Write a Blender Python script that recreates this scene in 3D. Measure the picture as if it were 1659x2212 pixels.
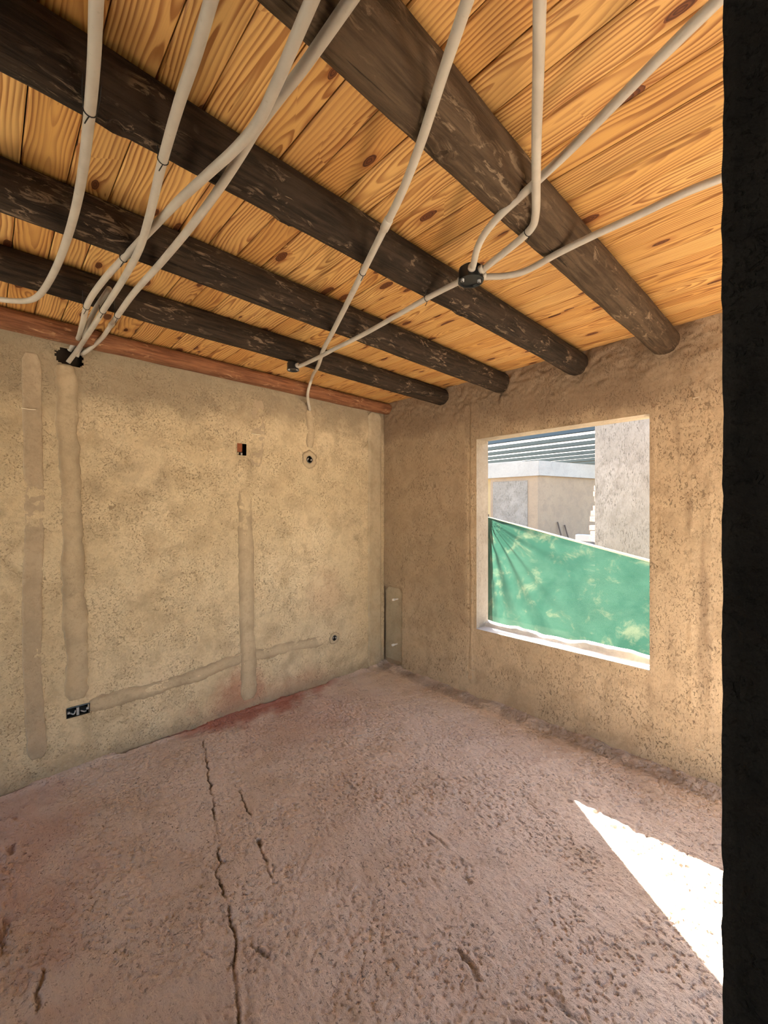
import bpy, math, random
import numpy as np

# ------------------------------------------------------------------ clean
for o in list(bpy.data.objects):
    bpy.data.objects.remove(o)
scene = bpy.context.scene
COL = scene.collection
random.seed(4)

# ------------------------------------------------------------------ camera
F = 904.0; CX = 829.5; CY = 1106.0
_d = np.array([-30.0 - CX, F]); _d /= np.linalg.norm(_d)
XR, XF = -_d[0], -_d[1]
YR, YF = -XF, XR
CAM = np.array([3.014, -2.866, 1.5])
cd = bpy.data.cameras.new('camera')
cam = bpy.data.objects.new('camera', cd); COL.objects.link(cam)
cam.location = CAM
cam.rotation_euler = (math.radians(90), 0, math.atan2(-XF, YF))
cd.sensor_fit = 'HORIZONTAL'; cd.sensor_width = 36.0
cd.lens = F / 1659.0 * 36.0
cd.clip_start = 0.02
scene.camera = cam

# ------------------------------------------------------------------ light
SUN_AZ = np.array([0.79, -0.613]); SUN_AZ /= np.linalg.norm(SUN_AZ)
SUN_EL = math.radians(28.3)
world = bpy.data.worlds.new('world'); scene.world = world
world.use_nodes = True
wn = world.node_tree; wn.nodes.clear()
wo = wn.nodes.new('ShaderNodeOutputWorld'); wb = wn.nodes.new('ShaderNodeBackground')
sky = wn.nodes.new('ShaderNodeTexSky')
sky.sky_type = 'NISHITA'; sky.sun_disc = False
sky.sun_elevation = SUN_EL
sky.sun_rotation = math.atan2(-SUN_AZ[0], -SUN_AZ[1])
sky.dust_density = 2.0; sky.ozone_density = 0.6; sky.altitude = 300
wb.inputs['Strength'].default_value = 0.12
wn.links.new(sky.outputs[0], wb.inputs['Color'])
wn.links.new(wb.outputs[0], wo.inputs['Surface'])

sd = bpy.data.lights.new('sun', 'SUN'); sd.energy = 18.0; sd.angle = math.radians(0.55)
sd.color = (1.0, 0.92, 0.77)
sun = bpy.data.objects.new('sun', sd); COL.objects.link(sun)
_t = (SUN_AZ[0] * math.cos(SUN_EL), SUN_AZ[1] * math.cos(SUN_EL), -math.sin(SUN_EL))
from mathutils import Vector, Matrix
sun.rotation_euler = Vector(_t).to_track_quat('-Z', 'Y').to_euler()
sun.location = (-4, 4, 6)

vs = scene.view_settings
vs.view_transform = 'Standard'; vs.look = 'None'; vs.gamma = 1.0; vs.use_curve_mapping = False
vs.exposure = 3.25

# ------------------------------------------------------------------ pixel -> place on a known plane of the room
def ray(px, py):
    r = (px - CX) / F; u = -(py - CY) / F
    return np.array([r * XR + XF, r * YR + YF, u])
def onx(px, py, x=0.0):
    d = ray(px, py); return CAM + d * (x - CAM[0]) / d[0]
def ony(px, py, y=0.0):
    d = ray(px, py); return CAM + d * (y - CAM[1]) / d[1]
def onz(px, py, z=0.0):
    d = ray(px, py); return CAM + d * (z - CAM[2]) / d[2]

# ------------------------------------------------------------------ noise in numpy
def _lat(seed):
    return np.random.RandomState(seed).rand(256, 256)
_LAT = {}
def vnoise(u, v, seed=0):
    if seed not in _LAT: _LAT[seed] = _lat(seed)
    L = _LAT[seed]
    iu = np.floor(u).astype(int); iv = np.floor(v).astype(int)
    fu = u - iu; fv = v - iv
    fu = fu * fu * (3 - 2 * fu); fv = fv * fv * (3 - 2 * fv)
    a = L[iu % 256, iv % 256]; b = L[(iu + 1) % 256, iv % 256]
    c = L[iu % 256, (iv + 1) % 256]; d = L[(iu + 1) % 256, (iv + 1) % 256]
    return (a * (1 - fu) + b * fu) * (1 - fv) + (c * (1 - fu) + d * fu) * fv
def fbm(u, v, seed=0, octv=4, gain=0.5):
    s = 0; a = 1; t = 0
    for k in range(octv):
        s = s + a * (vnoise(u * 2 ** k + 17.3 * k, v * 2 ** k + 5.1 * k, seed + k) - 0.5); t += a; a *= gain
    return s / t * 2
def sstep(a, b, x):
    t = np.clip((x - a) / (b - a), 0, 1); return t * t * (3 - 2 * t)

# ------------------------------------------------------------------ mesh helpers
def tag(o, label=None, cat=None, group=None, kind=None):
    if label: o['label'] = label
    if cat: o['category'] = cat
    if group: o['group'] = group
    if kind: o['kind'] = kind
    return o
def link(name, me, mat=None, parent=None):
    o = bpy.data.objects.new(name, me); COL.objects.link(o)
    if mat is not None: me.materials.append(mat)
    if parent is not None: o.parent = parent
    return o
def empty(name, loc=(0, 0, 0)):
    o = bpy.data.objects.new(name, None); COL.objects.link(o); o.location = loc
    o.empty_display_size = 0.1
    return o
def part(name, me, mat, parent):
    """a part given in world coordinates, hung under a parent that stands at its own origin"""
    o = link(name, me, mat, parent)
    p = parent; M = Matrix.Identity(4)
    while p is not None:
        M = Matrix.Translation(p.location) @ M if p.rotation_euler.to_quaternion().angle < 1e-6 else M
        p = p.parent
    o.location = -M.translation
    return o
def raw_mesh(name, V, Q, smooth=True, attrs=None):
    V = np.asarray(V, dtype=np.float32); Q = np.asarray(Q, dtype=np.int32)
    me = bpy.data.meshes.new(name)
    k = Q.shape[1]
    me.vertices.add(len(V)); me.vertices.foreach_set('co', V.ravel())
    me.loops.add(Q.size); me.loops.foreach_set('vertex_index', Q.ravel())
    me.polygons.add(len(Q))
    me.polygons.foreach_set('loop_start', np.arange(0, Q.size, k, dtype=np.int32))
    me.polygons.foreach_set('loop_total', np.full(len(Q), k, dtype=np.int32))
    me.polygons.foreach_set('use_smooth', np.full(len(Q), smooth))
    if attrs:
        for n, a in attrs.items():
            at = me.attributes.new(n, 'FLOAT', 'POINT')
            at.data.foreach_set('value', np.asarray(a, dtype=np.float32).ravel())
    me.update(calc_edges=True); me.validate()
    return me
def grid_mesh(name, P, mask=None, flip=False, attrs=None, smooth=True):
    n, m = P.shape[:2]
    idx = np.arange(n * m).reshape(n, m)
    Q = np.stack([idx[:-1, :-1], idx[1:, :-1], idx[1:, 1:], idx[:-1, 1:]], -1)
    if mask is not None: Q = Q[mask]
    else: Q = Q.reshape(-1, 4)
    if flip: Q = Q[:, ::-1]
    return raw_mesh(name, P.reshape(-1, 3), Q, smooth, attrs)
def poly_mesh(name, verts, faces, smooth=False):
    me = bpy.data.meshes.new(name)
    me.from_pydata([tuple(map(float, v)) for v in verts], [], faces)
    if smooth:
        for p in me.polygons: p.use_smooth = True
    me.update(); return me
class MB:
    def __init__(s): s.v = []; s.f = []
    def box(s, lo, hi, ch=0.0):
        x0, y0, z0 = lo; x1, y1, z1 = hi
        b = len(s.v)
        s.v += [(x0,y0,z0),(x1,y0,z0),(x1,y1,z0),(x0,y1,z0),(x0,y0,z1),(x1,y0,z1),(x1,y1,z1),(x0,y1,z1)]
        s.f += [tuple(b + i for i in q) for q in [(0,3,2,1),(4,5,6,7),(0,1,5,4),(1,2,6,5),(2,3,7,6),(3,0,4,7)]]
        return s
    def quadbox(s, a, b, c, d, z0, z1):
        """upright prism over four plan points (counter-clockwise)"""
        k = len(s.v)
        s.v += [(*p, z0) for p in (a, b, c, d)] + [(*p, z1) for p in (a, b, c, d)]
        s.f += [tuple(k + i for i in q) for q in [(0,3,2,1),(4,5,6,7),(0,1,5,4),(1,2,6,5),(2,3,7,6),(3,0,4,7)]]
        return s
    def mesh(s, name, smooth=False): return poly_mesh(name, s.v, s.f, smooth)
def catmull(pts, n=10):
    P = [np.array(p, float) for p in pts]
    P = [2 * P[0] - P[1]] + P + [2 * P[-1] - P[-2]]
    out = []
    for i in range(1, len(P) - 2):
        a, b, c, d = P[i - 1:i + 3]
        # centripetal
        t0 = 0; t1 = t0 + np.linalg.norm(b - a) ** .5; t2 = t1 + np.linalg.norm(c - b) ** .5; t3 = t2 + np.linalg.norm(d - c) ** .5
        for k in range(n):
            t = t1 + (t2 - t1) * k / n
            A1 = (t1 - t) / (t1 - t0) * a + (t - t0) / (t1 - t0) * b
            A2 = (t2 - t) / (t2 - t1) * b + (t - t1) / (t2 - t1) * c
            A3 = (t3 - t) / (t3 - t2) * c + (t - t2) / (t3 - t2) * d
            B1 = (t2 - t) / (t2 - t0) * A1 + (t - t0) / (t2 - t0) * A2
            B2 = (t3 - t) / (t3 - t1) * A2 + (t - t1) / (t3 - t1) * A3
            out.append((t2 - t) / (t2 - t1) * B1 + (t - t1) / (t2 - t1) * B2)
    out.append(P[-2])
    return np.array(out)
def tube_mesh(name, path, r, seg=14, cap=True, hollow=False):
    path = np.asarray(path, float); n = len(path)
    rr = np.full(n, r) if np.isscalar(r) else np.asarray(r)
    T = np.gradient(path, axis=0); T /= np.linalg.norm(T, axis=1)[:, None] + 1e-12
    up = np.array([0, 0, 1.0]) if abs(T[0][2]) < .9 else np.array([1.0, 0, 0])
    N = np.cross(T[0], up); N /= np.linalg.norm(N)
    V = []
    for i in range(n):
        N = N - T[i] * np.dot(N, T[i]); N /= np.linalg.norm(N)
        B = np.cross(T[i], N)
        for k in range(seg):
            a = 2 * math.pi * k / seg
            V.append(path[i] + rr[i] * (math.cos(a) * N + math.sin(a) * B))
    Fc = []
    for i in range(n - 1):
        for k in range(seg):
            k2 = (k + 1) % seg
            Fc.append((i * seg + k, i * seg + k2, (i + 1) * seg + k2, (i + 1) * seg + k))
    if cap:
        for i, fl in ((0, True), (n - 1, False)):
            if hollow:
                b = len(V); c = path[i]; inn = c - T[i] * (0.03 if i else -0.03)
                for k in range(seg): V.append(c + (V[i * seg + k] - c) * .72)
                for k in range(seg): V.append(inn + (V[i * seg + k] - c) * .72)
                for k in range(seg):
                    k2 = (k + 1) % seg
                    q = (i * seg + k, i * seg + k2, b + k2, b + k); Fc.append(q[::-1] if fl else q)
                    q = (b + k, b + k2, b + seg + k2, b + seg + k); Fc.append(q[::-1] if fl else q)
            else:
                q = tuple(i * seg + k for k in range(seg)); Fc.append(q[::-1] if fl else q)
    return poly_mesh(name, V, Fc, True)
def ring_mesh(name, c, t, r, wr, seg=14):
    """a wire ring of radius r round axis t"""
    t = np.array(t, float); t /= np.linalg.norm(t)
    up = np.array([0, 0, 1.0]) if abs(t[2]) < .9 else np.array([1.0, 0, 0])
    a = np.cross(t, up); a /= np.linalg.norm(a); b = np.cross(t, a)
    V = []; Fc = []; m = 6
    for i in range(seg):
        an = 2 * math.pi * i / seg; d = math.cos(an) * a + math.sin(an) * b
        for k in range(m):
            q = 2 * math.pi * k / m
            V.append(np.array(c) + d * (r + wr * math.cos(q)) + t * wr * math.sin(q))
    for i in range(seg):
        for k in range(m):
            Fc.append((i * m + k, ((i + 1) % seg) * m + k, ((i + 1) % seg) * m + (k + 1) % m, i * m + (k + 1) % m))
    return poly_mesh(name, V, Fc, True)

# ------------------------------------------------------------------ material helper
class NT:
    def __init__(s, name, rough=0.9, spec=0.3):
        s.m = bpy.data.materials.new(name); s.m.use_nodes = True
        s.t = s.m.node_tree; s.t.nodes.clear()
        s.out = s.t.nodes.new('ShaderNodeOutputMaterial')
        s.b = s.t.nodes.new('ShaderNodeBsdfPrincipled')
        s.b.inputs['Roughness'].default_value = rough
        s.b.inputs['Specular IOR Level'].default_value = spec
        s.L(s.b.outputs[0], s.out.inputs['Surface'])
    def L(s, a, b): s.t.links.new(a, b)
    def N(s, ty, **kw):
        n = s.t.nodes.new(ty)
        for k, v in kw.items():
            if k.startswith('_'): setattr(n, k[1:], v)
        return n
    def put(s, sock, v):
        if isinstance(v, bpy.types.NodeSocket): s.L(v, sock)
        else: sock.default_value = v
    def coord(s, kind='Object'):
        if not hasattr(s, '_tc'): s._tc = s.N('ShaderNodeTexCoord')
        return s._tc.outputs[kind]
    def map(s, vec, scale=(1, 1, 1), loc=(0, 0, 0), rot=(0, 0, 0)):
        n = s.N('ShaderNodeMapping'); s.L(vec, n.inputs['Vector'])
        s.put(n.inputs['Scale'], scale); s.put(n.inputs['Location'], loc); s.put(n.inputs['Rotation'], rot)
        return n.outputs[0]
    def noise(s, vec, scale, detail=4, rough=.55, dist=0.0, out=0):
        n = s.N('ShaderNodeTexNoise'); s.L(vec, n.inputs['Vector'])
        n.inputs['Scale'].default_value = scale; n.inputs['Detail'].default_value = detail
        n.inputs['Roughness'].default_value = rough; n.inputs['Distortion'].default_value = dist
        return n.outputs[out]
    def voro(s, vec, scale, feature='F1', rnd=1.0):
        n = s.N('ShaderNodeTexVoronoi'); n.feature = feature; s.L(vec, n.inputs['Vector'])
        n.inputs['Scale'].default_value = scale; n.inputs['Randomness'].default_value = rnd
        return n
    def math(s, op, a, b=None, c=None, clamp=False):
        n = s.N('ShaderNodeMath'); n.operation = op; n.use_clamp = clamp
        s.put(n.inputs[0], a)
        if b is not None: s.put(n.inputs[1], b)
        if c is not None: s.put(n.inputs[2], c)
        return n.outputs[0]
    def ss(s, v, a, b, lo=0.0, hi=1.0):
        n = s.N('ShaderNodeMapRange'); n.interpolation_type = 'SMOOTHSTEP'
        s.L(v, n.inputs['Value']); n.inputs['From Min'].default_value = a; n.inputs['From Max'].default_value = b
        n.inputs['To Min'].default_value = lo; n.inputs['To Max'].default_value = hi
        return n.outputs[0]
    def mix(s, f, a, b, mode='MIX'):
        n = s.N('ShaderNodeMix'); n.data_type = 'RGBA'; n.blend_type = mode
        s.put(n.inputs[0], f)
        s.put(n.inputs[6], a if isinstance(a, bpy.types.NodeSocket) else (*a, 1))
        s.put(n.inputs[7], b if isinstance(b, bpy.types.NodeSocket) else (*b, 1))
        return n.outputs[2]
    def attr(s, name):
        n = s.N('ShaderNodeAttribute'); n.attribute_name = name; return n.outputs['Fac']
    def sep(s, vec):
        n = s.N('ShaderNodeSeparateXYZ'); s.L(vec, n.inputs[0]); return n.outputs
    def comb(s, x, y, z):
        n = s.N('ShaderNodeCombineXYZ'); s.put(n.inputs[0], x); s.put(n.inputs[1], y); s.put(n.inputs[2], z); return n.outputs[0]
    def color(s, c): s.put(s.b.inputs['Base Color'], c if isinstance(c, bpy.types.NodeSocket) else (*c, 1))
    def bump(s, h, strength=0.4, dist=0.01):
        n = s.N('ShaderNodeBump'); n.inputs['Strength'].default_value = strength; n.inputs['Distance'].default_value = dist
        s.L(h, n.inputs['Height']); s.L(n.outputs[0], s.b.inputs['Normal'])

def plain(name, col, rough=.6, spec=.4, metal=0.0):
    t = NT(name, rough, spec); t.color(col); t.b.inputs['Metallic'].default_value = metal; return t.m

def plaster(name, a, b, c, fleck, pit=.72, stretch=(1, 1, 1), red=None, smooth=False, damp_shade=None):
    """sand-cement plaster: a main, b lighter, c greyer, wetter; fleck = colour in the pits"""
    t = NT(name, .95, .15)
    v = t.coord()
    big = t.noise(v, 1.6, 3, .6); mid = t.noise(v, 6.0, 4, .6, .4)
    col = t.mix(t.ss(big, .35, .68), a, b)
    col = t.mix(t.math('MULTIPLY', t.ss(mid, .45, .66), .85), col, c)
    col = t.mix(t.math('MULTIPLY', t.ss(t.noise(v, 30, 4, .65, .6), .46, .66), .55), col, c)
    col = t.mix(t.math('MULTIPLY', t.ss(t.noise(v, 55, 3, .6), .52, .68), .4), col, b)
    vs_ = t.map(v, stretch)
    sm = t.noise(vs_, 95, 5, .62, .9)
    cl = t.ss(t.noise(v, 5.0, 3, .6), .38, .60)
    pits = t.math('MULTIPLY', t.ss(sm, .565, .63), t.math('ADD', t.math('MULTIPLY', cl, .85), .15))
    big_p = t.math('MULTIPLY', t.ss(t.noise(vs_, 34, 4, .65, 1.2), .615, .67), cl)
    pits = t.math('MAXIMUM', pits, big_p)
    col = t.mix(t.math('MULTIPLY', pits, pit), col, fleck)
    if red:
        col = t.mix(t.attr('stain_shade'), col, red)
    if damp_shade:
        col = t.mix(t.attr('damp_shade'), col, damp_shade)
    t.color(col)
    grain = t.noise(v, 420, 3, .6)
    h = t.math('SUBTRACT', t.math('ADD', t.math('MULTIPLY', t.noise(vs_, 60, 5, .6), .9), t.math('MULTIPLY', grain, .25)), t.math('MULTIPLY', pits, .9 if not smooth else .3))
    t.bump(h, .75 if not smooth else .35, .006)
    return t.m

M_WALL = plaster('sand_plaster', (.60, .485, .315), (.68, .56, .38), (.47, .375, .245), (.22, .16, .10), red=(.40, .17, .11), damp_shade=(.27, .215, .15))
M_WALLR = plaster('brown_plaster', (.55, .42, .275), (.62, .48, .325), (.45, .34, .225), (.19, .135, .085), stretch=(1, 1, .55), red=(.25, .175, .115))  # red: tone of the fresh mortar and the painted top shade
M_MORTAR = plaster('grey_mortar', (.46, .38, .26), (.52, .43, .30), (.40, .325, .22), (.22, .175, .12), pit=.25, smooth=True)
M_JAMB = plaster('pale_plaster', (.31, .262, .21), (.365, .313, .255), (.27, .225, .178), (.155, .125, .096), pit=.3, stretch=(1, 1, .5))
M_SILL = plaster('pale_cement', (.56, .52, .47), (.60, .57, .52), (.48, .45, .41), (.3, .27, .24), pit=.25, smooth=True)
M_DARK = plaster('shade_dark_render', (.020, .0195, .019), (.024, .0235, .023), (.016, .0155, .015), (.009, .009, .009), pit=.3)  # near-black colour stands in for the shade on the near wall end
M_OUTW = plaster('white_rough_render', (.215, .198, .178), (.26, .243, .225), (.18, .163, .147), (.08, .07, .06), pit=.8, stretch=(1, 1, .22))
M_OUTB = plaster('beige_render', (.255, .195, .142), (.28, .218, .158), (.23, .176, .134), (.165, .125, .094), pit=.3, stretch=(1, 1, .4), smooth=True)
M_CONC = plaster('light_concrete', (.30, .29, .278), (.33, .32, .307), (.27, .26, .25), (.2, .193, .185), pit=.2, smooth=True)
M_EARTH = plaster('dry_earth', (.26, .21, .15), (.30, .25, .18), (.21, .17, .12), (.12, .1, .07), pit=.5)
M_YARD = plaster('pale_yard_concrete', (.60, .56, .49), (.66, .62, .55), (.55, .51, .45), (.4, .37, .33), pit=.2, smooth=True)

def floor_mat():
    t = NT('pink_cement_screed', .95, .15)
    v = t.coord()
    big = t.noise(v, 1.3, 3, .6)
    col = t.mix(t.ss(big, .35, .65), (.63, .515, .43), (.71, .60, .52))
    col = t.mix(t.math('MULTIPLY', t.ss(t.noise(v, 3.7, 3, .6, .5), .5, .75), .6), col, (.51, .40, .30))
    rot = t.map(v, (.35, 1.6, 1), rot=(0, 0, math.radians(-18)))
    dr = t.noise(rot, 40, 5, .62, .5)
    col = t.mix(t.math('MULTIPLY', t.ss(dr, .5, .75), .35), col, (.43, .33, .275))
    sm = t.noise(v, 80, 5, .65, .8)
    cl = t.ss(t.noise(v, 4.0, 4, .65), .38, .62)
    pits = t.math('MULTIPLY', t.ss(sm, .59, .65), t.math('ADD', t.math('MULTIPLY', cl, .85), .15))
    pits = t.math('MAXIMUM', pits, t.math('MULTIPLY', t.ss(t.noise(v, 170, 4, .6, .4), .63, .68), .6))
    col = t.mix(t.math('MULTIPLY', pits, .72), col, (.15, .105, .08))
    col = t.mix(t.math('MULTIPLY', t.attr('crack'), .8), col, (.075, .055, .045))
    col = t.mix(t.attr('stain_shade'), col, (.36, .11, .07))
    t.color(col)
    g = t.noise(v, 300, 3, .6)
    h = t.math('ADD', t.math('MULTIPLY', t.noise(v, 55, 6, .65), 1.1), t.math('MULTIPLY', g, .25))
    h = t.math('SUBTRACT', t.math('ADD', h, t.math('MULTIPLY', dr, .5)), pits)
    t.bump(h, .85, .008)
    return t.m
M_FLOOR = floor_mat()

def pine_mat():
    t = NT('pine_board', .55, .3)
    v = t.coord(); x, y, z = t.sep(v)
    oi = t.N('ShaderNodeObjectInfo'); rnd = oi.outputs['Random']
    ox = t.math('MULTIPLY', rnd, 61.0); oy = t.math('MULTIPLY', rnd, 137.0)
    kv = t.comb(t.math('ADD', t.math('MULTIPLY', x, 3.0), ox), t.math('ADD', t.math('MULTIPLY', y, 7.5), oy), 0.0)
    kn = t.voro(kv, 1.0); kn.voronoi_dimensions = '2D'
    wob = t.noise(t.comb(t.math('MULTIPLY', x, 26), t.math('MULTIPLY', y, 60), oy), 1.0, 2)
    kd = t.math('ADD', kn.outputs['Distance'], t.math('MULTIPLY', t.math('SUBTRACT', wob, .5), .05))
    r_ = t.sep(kn.outputs['Color'])[0]
    act = t.math('GREATER_THAN', r_, .5)
    size = t.math('ADD', t.math('MULTIPLY', t.sep(kn.outputs['Color'])[1], .10), .045)
    bend = t.math('MULTIPLY', t.math('MULTIPLY', t.math('POWER', 2.718, t.math('MULTIPLY', kd, -5.0)), act), .030)
    slow = t.noise(t.comb(t.math('ADD', t.math('MULTIPLY', x, 1.1), ox), t.math('ADD', t.math('MULTIPLY', y, 2.2), oy), 0.0), 1.0, 2, .5)
    slow2 = t.noise(t.comb(t.math('ADD', t.math('MULTIPLY', x, .9), oy), t.math('MULTIPLY', rnd, 29.0), 3.0), 1.0, 2, .5)
    cy = t.math('ADD', t.math('ADD', y, t.math('MULTIPLY', t.math('SUBTRACT', slow, .5), .13)), bend)
    cy = t.math('ADD', cy, t.math('MULTIPLY', t.math('SUBTRACT', rnd, .5), .11))
    cz = t.math('ADD', t.math('MULTIPLY', t.math('SUBTRACT', slow2, .5), .30), .004)
    rr = t.math('SQRT', t.math('ADD', t.math('MULTIPLY', cy, cy), t.math('MULTIPLY', cz, cz)))
    ph = t.math('MULTIPLY', rr, 84.0)
    ph = t.math('ADD', ph, t.math('MULTIPLY', t.noise(t.comb(t.math('MULTIPLY', x, 2), t.math('MULTIPLY', y, 22), ox), 1.0, 2), 1.8))
    fr = t.math('FRACT', ph)
    # early wood pale -> late wood dark, sharp fall
    late = t.math('MULTIPLY', t.ss(fr, .25, .82), t.ss(fr, .99, .88))
    fib = t.noise(t.comb(t.math('MULTIPLY', x, 5), t.math('MULTIPLY', y, 260), oy), 1.0, 3, .6)
    tone = t.noise(t.comb(t.math('ADD', t.math('MULTIPLY', x, .5), ox), oy, 1.0), 1.0, 2)
    base = t.mix(t.ss(t.math('FRACT', t.math('MULTIPLY', rnd, 7.31)), 0, 1), (.74, .455, .165), (.63, .345, .105))
    base = t.mix(t.math('MULTIPLY', t.ss(tone, .4, .7), .5), base, (.55, .27, .08))
    lc = t.noise(t.comb(t.math('ADD', t.math('MULTIPLY', x, 1.6), oy), t.math('ADD', t.math('MULTIPLY', y, 16), ox), 2.0), 1.0, 2)
    col = t.mix(t.math('MULTIPLY', late, t.ss(lc, .30, .62, .34, .92)), base, (.27, .098, .026))
    col = t.mix(t.math('MULTIPLY', t.ss(fib, .45, .75), .22), col, (.36, .15, .045))
    # dark resin streaks
    rs = t.noise(t.comb(t.math('ADD', t.math('MULTIPLY', x, 1.3), oy), t.math('ADD', t.math('MULTIPLY', y, 34), ox), 0.0), 1.0, 3, .6, .3)
    col = t.mix(t.math('MULTIPLY', t.ss(rs, .63, .74), .65), col, (.20, .07, .02))
    kmask = t.math('MULTIPLY', t.math('LESS_THAN', kd, size), act)
    halo = t.math('MULTIPLY', t.ss(t.math('DIVIDE', kd, size), 2.4, .9), act)
    col = t.mix(t.math('MULTIPLY', halo, .55), col, (.30, .10, .025))
    krg = t.math('FRACT', t.math('MULTIPLY', kd, 26.0))
    col = t.mix(kmask, col, t.mix(t.ss(krg, .2, .9), (.17, .055, .018), (.075, .025, .010)))
    t.color(col)
    t.bump(t.math('ADD', t.math('MULTIPLY', late, .5), fib), .12, .002)
    return t.m
M_PINE = pine_mat()

def log_mat(name, dark, mid, pale, amt, red=False):
    t = NT(name, .85, .2)
    v = t.coord()
    oi = t.N('ShaderNodeObjectInfo')
    off = t.comb(t.math('MULTIPLY', oi.outputs['Random'], 31.0), t.math('MULTIPLY', oi.outputs['Random'], 77.0), 0.0)
    va = t.N('ShaderNodeVectorMath'); t.L(v, va.inputs[0]); t.L(off, va.inputs[1]); v = va.outputs[0]
    lon = t.map(v, (1, .07, 1))
    streak = t.noise(lon, 60, 5, .65, .4)
    blot = t.noise(t.map(v, (1, .5, 1)), 7, 4, .6, .3)
    col = t.mix(t.ss(streak, .35, .68), dark, mid)
    col = t.mix(t.math('MULTIPLY', t.ss(blot, .5, .72), .7), col, mid)
    fl = t.noise(t.map(v, (1, .28, 1)), 42, 5, .7, .8)
    fm = t.ss(t.noise(v, 5, 3, .6), .44, .62)
    fleck = t.math('MULTIPLY', t.ss(fl, .53, .63), fm)
    col = t.mix(t.math('MULTIPLY', fleck, amt), col, pale)
    crack = t.ss(t.noise(t.map(v, (1, .035, 1)), 38, 3, .6, .2), .66, .72)
    col = t.mix(t.math('MULTIPLY', crack, .8), col, (.012, .008, .006))
    t.color(col)
    h = t.math('ADD', t.math('ADD', streak, t.math('MULTIPLY', fl, .7)), t.math('MULTIPLY', crack, -1.2))
    t.bump(h, .8, .008)
    return t.m
M_LOG1 = log_mat('weathered_log', (.052, .033, .019), (.105, .070, .042), (.25, .18, .115), .9)
M_LOG2 = log_mat('dark_log', (.015, .010, .0065), (.044, .028, .018), (.20, .14, .09), .9)
M_LOG5 = log_mat('reddish_log', (.15, .060, .030), (.28, .125, .06), (.52, .30, .16), .95)

def pvc_mat():
    t = NT('grey_conduit_plastic', .42, .45); v = t.coord()
    col = t.mix(t.ss(t.noise(v, 9, 3, .6), .4, .7), (.46, .42, .355), (.39, .35, .295))
    col = t.mix(t.math('MULTIPLY', t.ss(t.noise(v, 70, 4, .6), .6, .75), .35), col, (.30, .25, .19))
    t.color(col); return t.m
M_PVC = pvc_mat()
M_PVCW = plain('white_pipe_plastic', (.85, .80, .74), .4)
M_WIRE = plain('black_tie_wire', (.02, .018, .016), .5)
M_BLACK = plain('black_box_plastic', (.010, .011, .012), .28, .5)
M_SOCK = plain('dark_grey_box_plastic', (.05, .055, .06), .4, .5)
M_GREYB = plain('pale_grey_box_rim', (.33, .33, .33), .5)
M_CHROME = plain('dull_screw_metal', (.45, .44, .42), .35, .5, .8)
M_COPPER = plain('pale_pipe_end', (.80, .70, .62), .35, .5, .0)
M_HOLE = plain('dark_broken_mortar', (.045, .035, .028), 1.0, .1)
M_STRAW = plain('pale_straw', (.75, .68, .52), .7)
M_YELLOW = plain('yellow_post_paint', (.33, .255, .14), .8)
M_STEEL = plain('galvanised_purlin_steel', (.040, .058, .072), .6, .3, .0)
M_STICK = plain('dark_timber_stick', (.09, .065, .05), .9)
M_BLOCK = plain('grey_cement_block', (.32, .32, .33), .95)

def brick_mat(name, a, b):
    t = NT(name, .95, .1); v = t.coord()
    t.color(t.mix(t.ss(t.noise(v, 22, 4, .6), .35, .7), a, b)); t.bump(t.noise(v, 80, 4), .5, .004); return t.m
M_BRICK = brick_mat('red_brick', (.40, .14, .06), (.30, .10, .05))
M_BRICKP = brick_mat('dusty_pink_brick', (.55, .36, .28), (.60, .50, .42))

def net_mat():
    t = NT('green_shade_cloth', .8, .2); v = t.coord()
    big = t.noise(v, 2.2, 4, .65, .3)
    col = t.mix(t.ss(big, .38, .62), (.0085, .030, .023), (.014, .039, .030))
    dirt = t.noise(t.map(v, (1, 1, 1)), 4.5, 6, .68, .4)
    col = t.mix(t.math('MULTIPLY', t.ss(dirt, .52, .72), .55), col, (.072, .082, .055))
    fine = t.noise(t.map(v, (.25, 1, 1)), 30, 4, .6)
    col = t.mix(t.math('MULTIPLY', t.ss(fine, .45, .75), .3), col, (.009, .032, .022))
    t.color(col)
    x, y, z = t.sep(v)
    w = t.math('MULTIPLY', t.math('SINE', t.math('MULTIPLY', x, 700.0)), t.math('SINE', t.math('MULTIPLY', z, 700.0)))
    t.bump(w, .25, .003)
    tr = t.N('ShaderNodeBsdfTranslucent'); t.L(t.b.inputs['Base Color'].links[0].from_socket, tr.inputs['Color'])
    m1 = t.N('ShaderNodeMixShader'); m1.inputs[0].default_value = .4
    t.L(t.b.outputs[0], m1.inputs[1]); t.L(tr.outputs[0], m1.inputs[2])
    tp = t.N('ShaderNodeBsdfTransparent'); m2 = t.N('ShaderNodeMixShader'); m2.inputs[0].default_value = .012
    t.L(m1.outputs[0], m2.inputs[1]); t.L(tp.outputs[0], m2.inputs[2]); t.L(m2.outputs[0], t.out.inputs['Surface'])
    return t.m
M_NET = net_mat()
M_HEM = plain('pale_green_hem', (.34, .42, .36), .7)

# ================================================================== THE SETTING
HC = 2.567                      # underside of the boards
RX, RY = 4.6, -5.0              # far ends of the room (out of the frame)
WT = 0.15                       # thickness of the window wall
WX0, WX1, WZ0, WZ1 = 1.082, 2.297, 0.560, 2.086

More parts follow.
